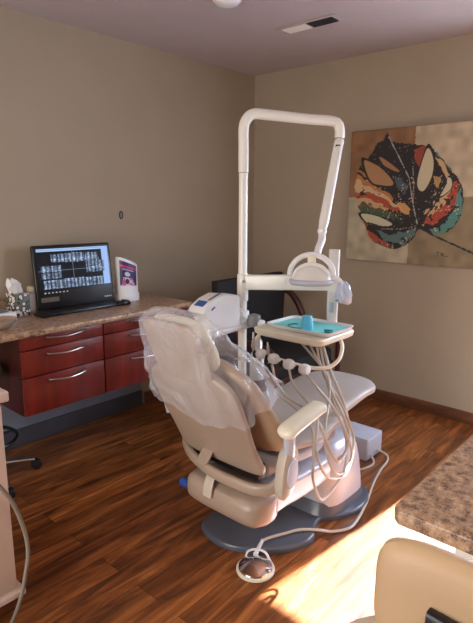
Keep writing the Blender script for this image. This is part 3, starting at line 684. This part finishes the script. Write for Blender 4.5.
# tray table
finish('tray_table', MB().sup([((1.952, 1.335, z), (1,0,0), (0,1,0), a, b_, 12) for z, a, b_ in ((.846,.118,.160),(.850,.128,.170),(.860,.142,.184),(.879,.145,.187),(.884,.142,.184))], 44), 'cream', du)
finish('table_handle', MB().tube([(1.99, 1.165, .853), (1.955, 1.135, .832), (1.90, 1.115, .795), (1.84, 1.125, .772), (1.785, 1.16, .772), (1.765, 1.24, .776), (1.755, 1.33, .784), (1.752, 1.43, .795), (1.770, 1.480, .815), (1.83, 1.49, .853)], .0085, 12, 6), 'cream', du)
for k, (x, y, z) in enumerate(((1.745, 1.412, .792), (1.742, 1.342, .786), (1.742, 1.262, .778), (1.742, 1.182, .773))):
    hd = finish('handpiece_holder', MB().sup([((x, y+dy, z), (1,0,0), (0,0,1), a*1.12, a*1.05, 2.4) for dy, a in ((-.022,.010),(-.019,.017),(-.008,.021),(.006,.021),(.016,.017),(.020,.010))], 20), 'white_plastic', du)
    finish('holder_clip', MB().tube([(x-.012, y+.024, z+.014), (x-.018, y+.026, z-.002), (x-.010, y+.025, z-.018)], .006, 8, 4), 'rubber', hd)
for (x, y, z, hgt) in ((1.735, 1.445, .80, .085), (1.745, 1.372, .79, .06)):
    hp = finish('handpiece', MB().tube([(x, y, z-.03), (x+.002, y+.004, z+hgt*.5), (x+.006, y+.010, z+hgt)], .0075, 10, 4, rfn=lerpk([(0,.8),(.4,1),(1,.55)])), 'steel', du)
hoses = [
 [(1.745,1.406,.766),(1.74,1.368,.707),(1.75,1.316,.633),(1.73,1.20,.60),(1.60,1.03,.60),(1.53,.975,.508),(1.523,.965,.438),(1.583,.965,.343),(1.699,.975,.348),(1.792,.99,.389),(1.85,1.03,.495),(1.86,1.12,.662),(1.88,1.188,.845)],
 [(1.745,1.34,.757),(1.74,1.308,.685),(1.745,1.24,.626),(1.64,1.04,.636),(1.545,.975,.558),(1.604,.97,.437),(1.688,.975,.383),(1.80,.99,.352),(1.885,1.01,.398),(1.915,1.03,.479),(1.885,1.08,.615),(1.842,1.14,.734),(1.90,1.221,.845)],
 [(1.745,1.25,.759),(1.74,1.22,.695),(1.72,1.12,.635),(1.62,1.01,.621),(1.642,.99,.547),(1.683,.98,.474),(1.73,.98,.435),(1.82,1.0,.453),(1.85,1.02,.528),(1.83,1.08,.659),(1.832,1.14,.758),(1.90,1.263,.845)],
 [(1.745,1.165,.756),(1.72,1.09,.719),(1.767,1.04,.631),(1.82,1.01,.52),(1.86,1.0,.416),(1.80,.99,.368),(1.695,.975,.402),(1.64,.985,.495),(1.66,1.01,.584),(1.76,1.06,.662),(1.833,1.12,.74),(1.90,1.316,.845)]]
for h in hoses: finish('hose', MB().tube([(x, y+.012, z) for x, y, z in h], .0054, 9, 8), 'hose', du)
finish('hose', MB().tube([(1.90,1.20,.845),(1.89,1.15,.74),(1.90,1.09,.62),(1.91,1.06,.50),(1.90,1.06,.40),(1.90,1.10,.34)], .007, 10, 8), 'hose', du)
# pole bracket and assistant arm
finish('pole_clamp', MB().cyl((px, py, .835), (px, py, .915), .033, bev=.004), 'white_plastic', du)
finish('clamp_knuckle', MB().lathe((px-.03, py-.10, .855), [(.02, 0), (.032, .006), (.034, .03), (.030, .055), (.012, .062)]), 'grey', du)
finish('side_arm', MB().box((1.80, 1.665, .856), (.36, .085, .028), bev=.01, seg=3, rot=(0, 0, .05)), 'white_plastic', du)
finish('rack_arm', MB().box((1.93, 1.62, .87), (.04, .14, .04), bev=.01), 'white_plastic', du)
wb = finish('water_bottle', MB().lathe((1.915, 1.575, .595), [(.022, 0), (.034, .006), (.035, .02), (.035, .10), (.030, .13), (.018, .148), (.018, .165)]), 'bottle', du)
finish('bottle_cap', MB().lathe((1.915, 1.575, .755), [(.024, 0), (.026, .004), (.026, .035), (.018, .045)]), 'box', wb)
finish('feed_tube', MB().tube([(1.86, 1.52, .845), (1.85, 1.50, .80), (1.83, 1.49, .74), (1.84, 1.50, .70)], .006, 8, 6), 'steel', du)
# operatory light boom
bx, by = 2.33, 1.42
ol = thing('operatory_light', 'white boom and round dental lamp hanging from the top of the tall pole', 'dental lamp', (px, py, 1.215))
finish('boom_post', MB().cyl((px, py, 1.216), (px, py, 1.575), .0215), 'white', ol)
bd = (V((bx, by, 1.815))-V((px, py, 1.845))).normalized(); P0 = V((px, py, 0))
finish('boom', MB().tube([P0+V((0,0,1.577)), P0+V((0,0,1.70)), P0+V((0,0,1.775)), P0+V((0,0,1.813))+bd*.012, P0+V((0,0,1.842))+bd*.045, P0+V((0,0,1.845))+bd*.12, P0+V((0,0,1.845))+bd*.30, V((bx, by, 1.818))-bd*.045, V((bx, by, 1.808))-bd*.012, V((bx, by, 1.78)), V((bx, by, 1.745))], .0245, 18, 5), 'white', ol)
sw_ = V((bx, by, 1.735)); kn_ = V((2.045, 1.315, 1.315))
finish('boom_pivot', MB().cyl((bx, by, 1.70), (bx, by, 1.75), .017), 'grey', ol)
finish('spring_arm', MB().tube([sw_+V((0,0,-.02)), sw_.lerp(kn_, .05), sw_.lerp(kn_, .5), kn_], .023, 16, 5, rfn=lerpk([(0,.6),(.06,1),(.93,1),(1,.75)])), 'white', ol)
finish('arm_mark', MB().box(sw_.lerp(kn_, .075)+V((-.022,-.012,0)), (.006, .022, .012), rot=(0, 0, .7), bev=.001), 'rubber', ol)
finish('knuckle', MB().ball(kn_, .021), 'white_plastic', ol)
lc = V((1.925, 1.285, 1.135))
finish('lamp_neck', MB().tube([kn_+V((0,0,-.01)), (2.02, 1.30, 1.275), (1.975, 1.285, 1.245), (1.955, 1.278, 1.222)], .0165, 14, 5), 'white_plastic', ol)
vd = V((.55, -.835, 0)).normalized(); vp = V((.835, .55, 0))    # long axis of the lamp head and its depth axis
finish('lamp_yoke', MB().tube([lc+vd*(.094*math.cos(t))+V((0,0,.090*math.sin(t)-.004)) for t in np.linspace(0, PI, 13)], .009, 14, 2, b=.012), 'white_plastic', ol)
finish('lamp_stem', MB().box(lc+V((0,0,.045)), (.036, .036, .08), rot=(0,0,.6), bev=.01), 'cream', ol)
def ell(z, a, b_): return (lc+V((0,0,z)), vd, vp, a, b_, 2.2)
finish('lamp_reflector', MB().sup([ell(-.028,.082,.056), ell(-.018,.088,.062), ell(.0,.080,.054), ell(.018,.062,.042), ell(.034,.036,.024), ell(.040,.014,.010)], 40), 'lens', ol)
finish('lamp_rim', MB().sup([ell(-.046,.060,.040), ell(-.044,.085,.058), ell(-.034,.096,.069), ell(-.022,.096,.069), ell(-.018,.089,.062)], 40), 'box', ol)
finish('lamp_inner_arch', MB().tube([lc+vd*(.074*math.cos(t))-vp*.02+V((0,0,.058*math.sin(t)-.012)) for t in np.linspace(0, PI, 13)], .007, 12, 2, b=.009), 'white_plastic', ol)
for s_ in (-1, 1):
    k = .62 if s_ < 0 else 1
    finish('lamp_handle', MB().tube([lc+vd*s_*.086+V((0,0,-.016)), lc+vd*s_*(.086+.026*k)+V((0,0,-.014)), lc+vd*s_*(.086+.042*k)+V((0,0,-.03)), lc+vd*s_*(.086+.046*k)+V((0,0,-.05*k-.01))], .0075, 10, 5), 'white_plastic', ol)
bc = lc+vd*.136+V((0,0,-.072)); b = MB(); rr = []
for k, (z, r_) in enumerate(((.042,.010),(.028,.024),(.0,.034),(-.03,.034),(-.042,.026))):
    rr.append([bc+vd*(r_*math.cos(t)*(1+.25*math.sin(3*t+k)))+vp*(r_*.6*math.sin(t)*(1+.3*math.cos(2*t+k)))+V((0,0,z+.008*math.sin(5*t+k*2)-.25*r_*math.cos(t))) for t in np.linspace(0, 2*PI, 20, endpoint=False)])
b.rings(rr, True, True, True)
tag(finish('barrier_bag', b, 'bag'), 'small crumpled bluish plastic bag over the right handle of the dental lamp', 'plastic bag')

# things on the delivery unit
ty = thing('instrument_tray', 'flat white instrument tray lined with aqua paper on the cream table', 'tray', (1.975, 1.318, .885))
tcx, tcy, ta, tb_ = 1.972, 1.316, .118, .168
def rsec(z, k): return ((tcx, tcy, z), (1,0,0), (0,1,0), ta+k, tb_+k, 9)
b = MB().sup([rsec(.885,-.010), rsec(.888,-.006), rsec(.900,.0), rsec(.903,.002), rsec(.903,-.004), rsec(.893,-.010), rsec(.891,-.014)], 48); finish('tray_body', b, 'white_plastic', ty)
tag(finish('tray_paper', MB().sup([((tcx, tcy, z), (1,0,0), (0,1,0), ta-.012, tb_-.012, 9) for z in (.8914, .8930)], 48), 'aqua'), 'aqua paper liner lying in the white instrument tray', 'tray liner')
cpx, cpy = 1.915, 1.292
tag(finish('paper_cup', MB().lathe((cpx, cpy, .8935), [(.0285, 0), (.0285, .004), (.0215, .056), (.020, .060), (.001, .060)], 28), 'cup'), 'small aqua cup standing upside down on the tray', 'cup')
tag(finish('coiled_tube', MB().tube([(1.93+.040*math.cos(t), 1.352+.045*math.sin(t), .896) for t in np.linspace(.6, 5.2, 14)], .0022, 8, 3), 'teal_dark'), 'thin dark teal curved loop on the tray left of the cup', 'cord')
for i, (x, y, r_) in enumerate(((1.95, 1.205, .4), (1.915, 1.185, -.3))):
    tag(finish('dental_clip', MB().box((x, y, .8965), (.012, .034, .005), rot=(0,0,r_), bev=.002).cyl((x-.008, y-.012, .8965), (x+.012, y-.016, .8965), .003, n=8), 'teal_dark'),
        ('small dark clip on the tray right of the cup, farther of the two', 'small dark clip on the tray right of the cup, nearer of the two')[i], 'clip', 'dark clips on the tray')

# white device on the side arm
ub = thing('white_dental_device', 'white box-shaped device with sloped blue-marked panel beside the pole', 'dental device', (1.76, 1.67, .887))
prof = [(1.575, .985), (1.600, 1.010), (1.66, 1.038), (1.74, 1.056), (1.875, 1.040), (1.882, 1.028), (1.882, .887), (1.655, .887), (1.625, .94), (1.600, .974)]
b = MB(); rr = []
for y, k in ((1.735, .96), (1.728, 1), (1.612, 1), (1.605, .96)):
    cx_, cz_ = 1.74, .965; rr.append([V((cx_+(x-cx_)*k, y, cz_+(z-cz_)*k)) for x, z in prof])
b.rings(rr); finish('housing', b, 'white_plastic', ub)
sl = math.atan2(.028, .06)
finish('display', MB().box((1.62, 1.668, 1.0225), (.045, .07, .003), rot=(0, -sl, 0), bev=.001), 'blueprint', ub)
finish('panel_groove', MB().box((1.695, 1.635, 1.050), (.10, .016, .003), rot=(0, -.24, 0), bev=.001), 'grey', ub)
finish('button', MB().box((1.655, 1.603, 1.000), (.03, .004, .007), rot=(0, -.4, 0), bev=.001), 'blueprint', ub)
finish('lead', MB().tube([(1.882, 1.64, .975), (1.90, 1.62, .965), (1.915, 1.61, .94), (1.925, 1.62, .90)], .005, 8, 6), 'white_plastic', ub)

ub.location.z -= .0155; ub.location.x -= .016; ub.location.y -= .0; ub.scale = (.80, .78, .94)

# ------------------------------------------------------------------ floor items
jb = thing('junction_box', 'pale grey rectangular utility box on the floor beyond the chair pedestal', 'utility box', (2.67, 1.47, 0))
finish('cover', MB().box((2.67, 1.475, .067), (.18, .33, .130), bev=.004), 'box', jb)
finish('front_plate', MB().box((2.67, 1.3085, .066), (.165, .003, .115), bev=.001), 'box', jb)
fp = thing('foot_pedal', 'round chrome foot control disc with white rim on the wooden floor', 'foot control', (1.475, 1.205, 0))
fx, fy = 1.457, 1.192
finish('rim', MB().lathe((fx, fy, 0), [(.070, .001), (.077, .004), (.077, .012), (.070, .016)], 40), 'cream', fp)
finish('disc', MB().lathe((fx, fy, .016), [(.069, 0), (.067, .006), (.030, .024), (.012, .028), (.001, .028)], 40), 'chrome', fp)
hb = finish('carry_loop', MB().tube([(1.478, 1.262, .015), (1.486, 1.256, .04), (1.51, 1.235, .046), (1.527, 1.20, .04), (1.526, 1.172, .012)], .006, 10, 6, b=.004), 'white_plastic', fp)
finish('cord_boot', MB().cyl((1.508, 1.235, .024), (1.588, 1.262, .036), .010, .007), 'white_plastic', fp)
tag(finish('pedal_cord', MB().tube([(1.580,1.260,.036),(1.62,1.247,.038),(1.687,1.215,.039),(1.754,1.182,.039),(1.815,1.13,.030),(1.872,1.095,.010),(1.952,1.052,.008),(2.05,1.062,.008),(2.188,1.098,.008),(2.38,1.16,.008),(2.54,1.20,.008),(2.64,1.215,.008),(2.70,1.24,.014),(2.70,1.28,.03),(2.69,1.306,.04)], .0065, 9, 8), 'hose'), 'cream cord winding over the floor between the foot pedal and the grey box', 'cord')
tag(finish('box_cord', MB().tube([(2.62,1.306,.03),(2.60,1.275,.012),(2.55,1.26,.008),(2.45,1.29,.008),(2.34,1.39,.008),(2.36,1.52,.008)], .006, 9, 8), 'hose'), 'short cream cord curling out of the grey box toward the pedestal', 'cord')

# ------------------------------------------------------------------ foreground left cart
cb = thing('white_cart', 'white mobile cabinet with overhanging top cut off by the left edge', 'cabinet', (.42, 1.9, 0))
finish('body', MB().box((.435, 1.885, .455), (.56, .44, .69), bev=.006), 'cart', cb)
finish('top', MB().box((.432, 1.88, .8215), (.60, .49, .035), bev=.006, seg=3), 'cart', cb)
finish('door', MB().box((.435, 1.657, .46), (.55, .016, .66), bev=.004), 'cart', cb)
finish('base_ledge', MB().box((.435, 1.88, .1), (.60, .485, .022), bev=.004), 'cart', cb)
for x in (.21, .64):
    for y in (1.72, 2.04):
        finish('caster', MB().lathe((x-.015, y, .0415), [(.02, 0), (.038, .005), (.04, .012), (.038, .026), (.02, .03)], axis=(1,0,0)).box((x, y, .074), (.05, .03, .03)), 'rubber', cb)
tag(finish('grey_suction_hose', MB().tube([(.46,1.50,.80),(.56,1.52,.72),(.625,1.55,.60),(.674,1.55,.506),(.705,1.55,.392),(.712,1.55,.308),(.697,1.55,.231),(.680,1.56,.150),(.67,1.60,.06),(.655,1.625,.012),(.60,1.63,.012),(.45,1.60,.012)], .0068, 12, 8), 'grey_hose'), 'grey hose hanging in front of the white cart down to the floor', 'hose')
tag(finish('floor_hose', MB().tube([(.35,1.50,.011),(.52,1.55,.011),(.62,1.575,.011),(.70,1.565,.011),(.76,1.52,.011),(.80,1.44,.011)], .008, 10, 8), 'hose'), 'thin pale cord lying on the floor at the bottom left corner', 'cord')

# ------------------------------------------------------------------ foreground right: counter and stool
fg = finish('granite_worktop', MB().prism([(1.0,.435),(.985,.42),(.985,-1.3),(2.6,-1.3),(2.6,.435)], .775, .812, bev=.010), 'granite')
tag(fg, 'brown speckled granite worktop corner in the right foreground behind the tan stool', 'countertop')
wc = thing('white_base_cabinet', 'white base cabinet under the right foreground granite worktop', 'cabinet', (1.83, -.45, 0))
finish('body', MB().box((1.83, -.47, .4375), (1.5, 1.6, .674), bev=.004), 'white', wc)
finish('toe_kick', MB().box((1.83, -.47, .05), (1.4, 1.5, .098), bev=0), 'kick', wc)
finish('door', MB().box((1.071, .03, .44), (.018, .56, .64), bev=.004), 'white', wc)
finish('door', MB().box((1.071, -.56, .44), (.018, .56, .64), bev=.004), 'white', wc)

sx, sy = .83, .28
fs = thing('assistant_stool', 'tan padded stool backrest with black bracket in the right foreground', 'stool', (sx, sy, 0))
def back_ring(x, k, bul=0):
    r = []
    for i in range(56):
        t = 2*PI*i/56; ct, s2 = math.cos(t), math.sin(t)
        e_ = 5.5 if s2 > 0 else 3.0; y = .087+(.188-k)*math.copysign(abs(ct)**(2/e_), ct); z = .931+((.101 if s2 > 0 else .092)-k)*math.copysign(abs(s2)**(2/e_), s2)
        r.append(V((x+.12*(y-.095)**2, y, z)))
    return r
finish('backrest', MB().rings([back_ring(x, k) for x, k in ((.567,.05),(.568,.02),(.572,.008),(.580,.001),(.590,0),(.602,.006),(.612,.018),(.616,.034))]), 'stool', fs)
finish('back_bracket', MB().tube([(.564, .195, .950), (.560, .12, .949), (.560, .02, .949), (.564, -.05, .948)], .008, 18, 5, b=.017, up=(0,0,1), e=4), 'black', fs)
for y in (.185, -.035): finish('bracket_screw', MB().lathe((.552, y, .950), [(.007, 0), (.007, .003), (.003, .004)], 14, axis=(-1,0,0)), 'steel', fs)
finish('back_stem', MB().tube([(.560, .09, .945), (.555, .09, .75), (.585, .10, .56), (.66, .16, .49), (sx-.08, sy-.03, .482)], .012, 12, 6, b=.022, up=(0,1,0)), 'black', fs)
finish('seat', MB().lathe((sx, sy, .49), [(.15, 0), (.20, .010), (.215, .04), (.21, .065), (.185, .085), (.1, .09), (.001, .09)], 40), 'stool_seat', fs)
finish('gas_column', MB().cyl((sx, sy, .07), (sx, sy, .495), .024), 'chrome', fs)
for k in range(5):
    a_ = .9+2*PI*k/5; d = V((math.cos(a_), math.sin(a_), 0)); c0 = V((sx, sy, .09))
    finish('leg', MB().tube([c0, c0+d*.13+V((0,0,-.006)), c0+d*.23+V((0,0,-.022))], .018, 12, 4, b=.011), 'chrome', fs)
    ax = d.cross(V((0,0,1)))
    finish('caster', MB().lathe(c0+d*.24+V((0,0,-.061))-ax*.02, [(.012, 0), (.026, .004), (.028, .012), (.028, .028), (.026, .036), (.012, .04)], axis=ax), 'rubber', fs)
bpy.context.view_layer.update()
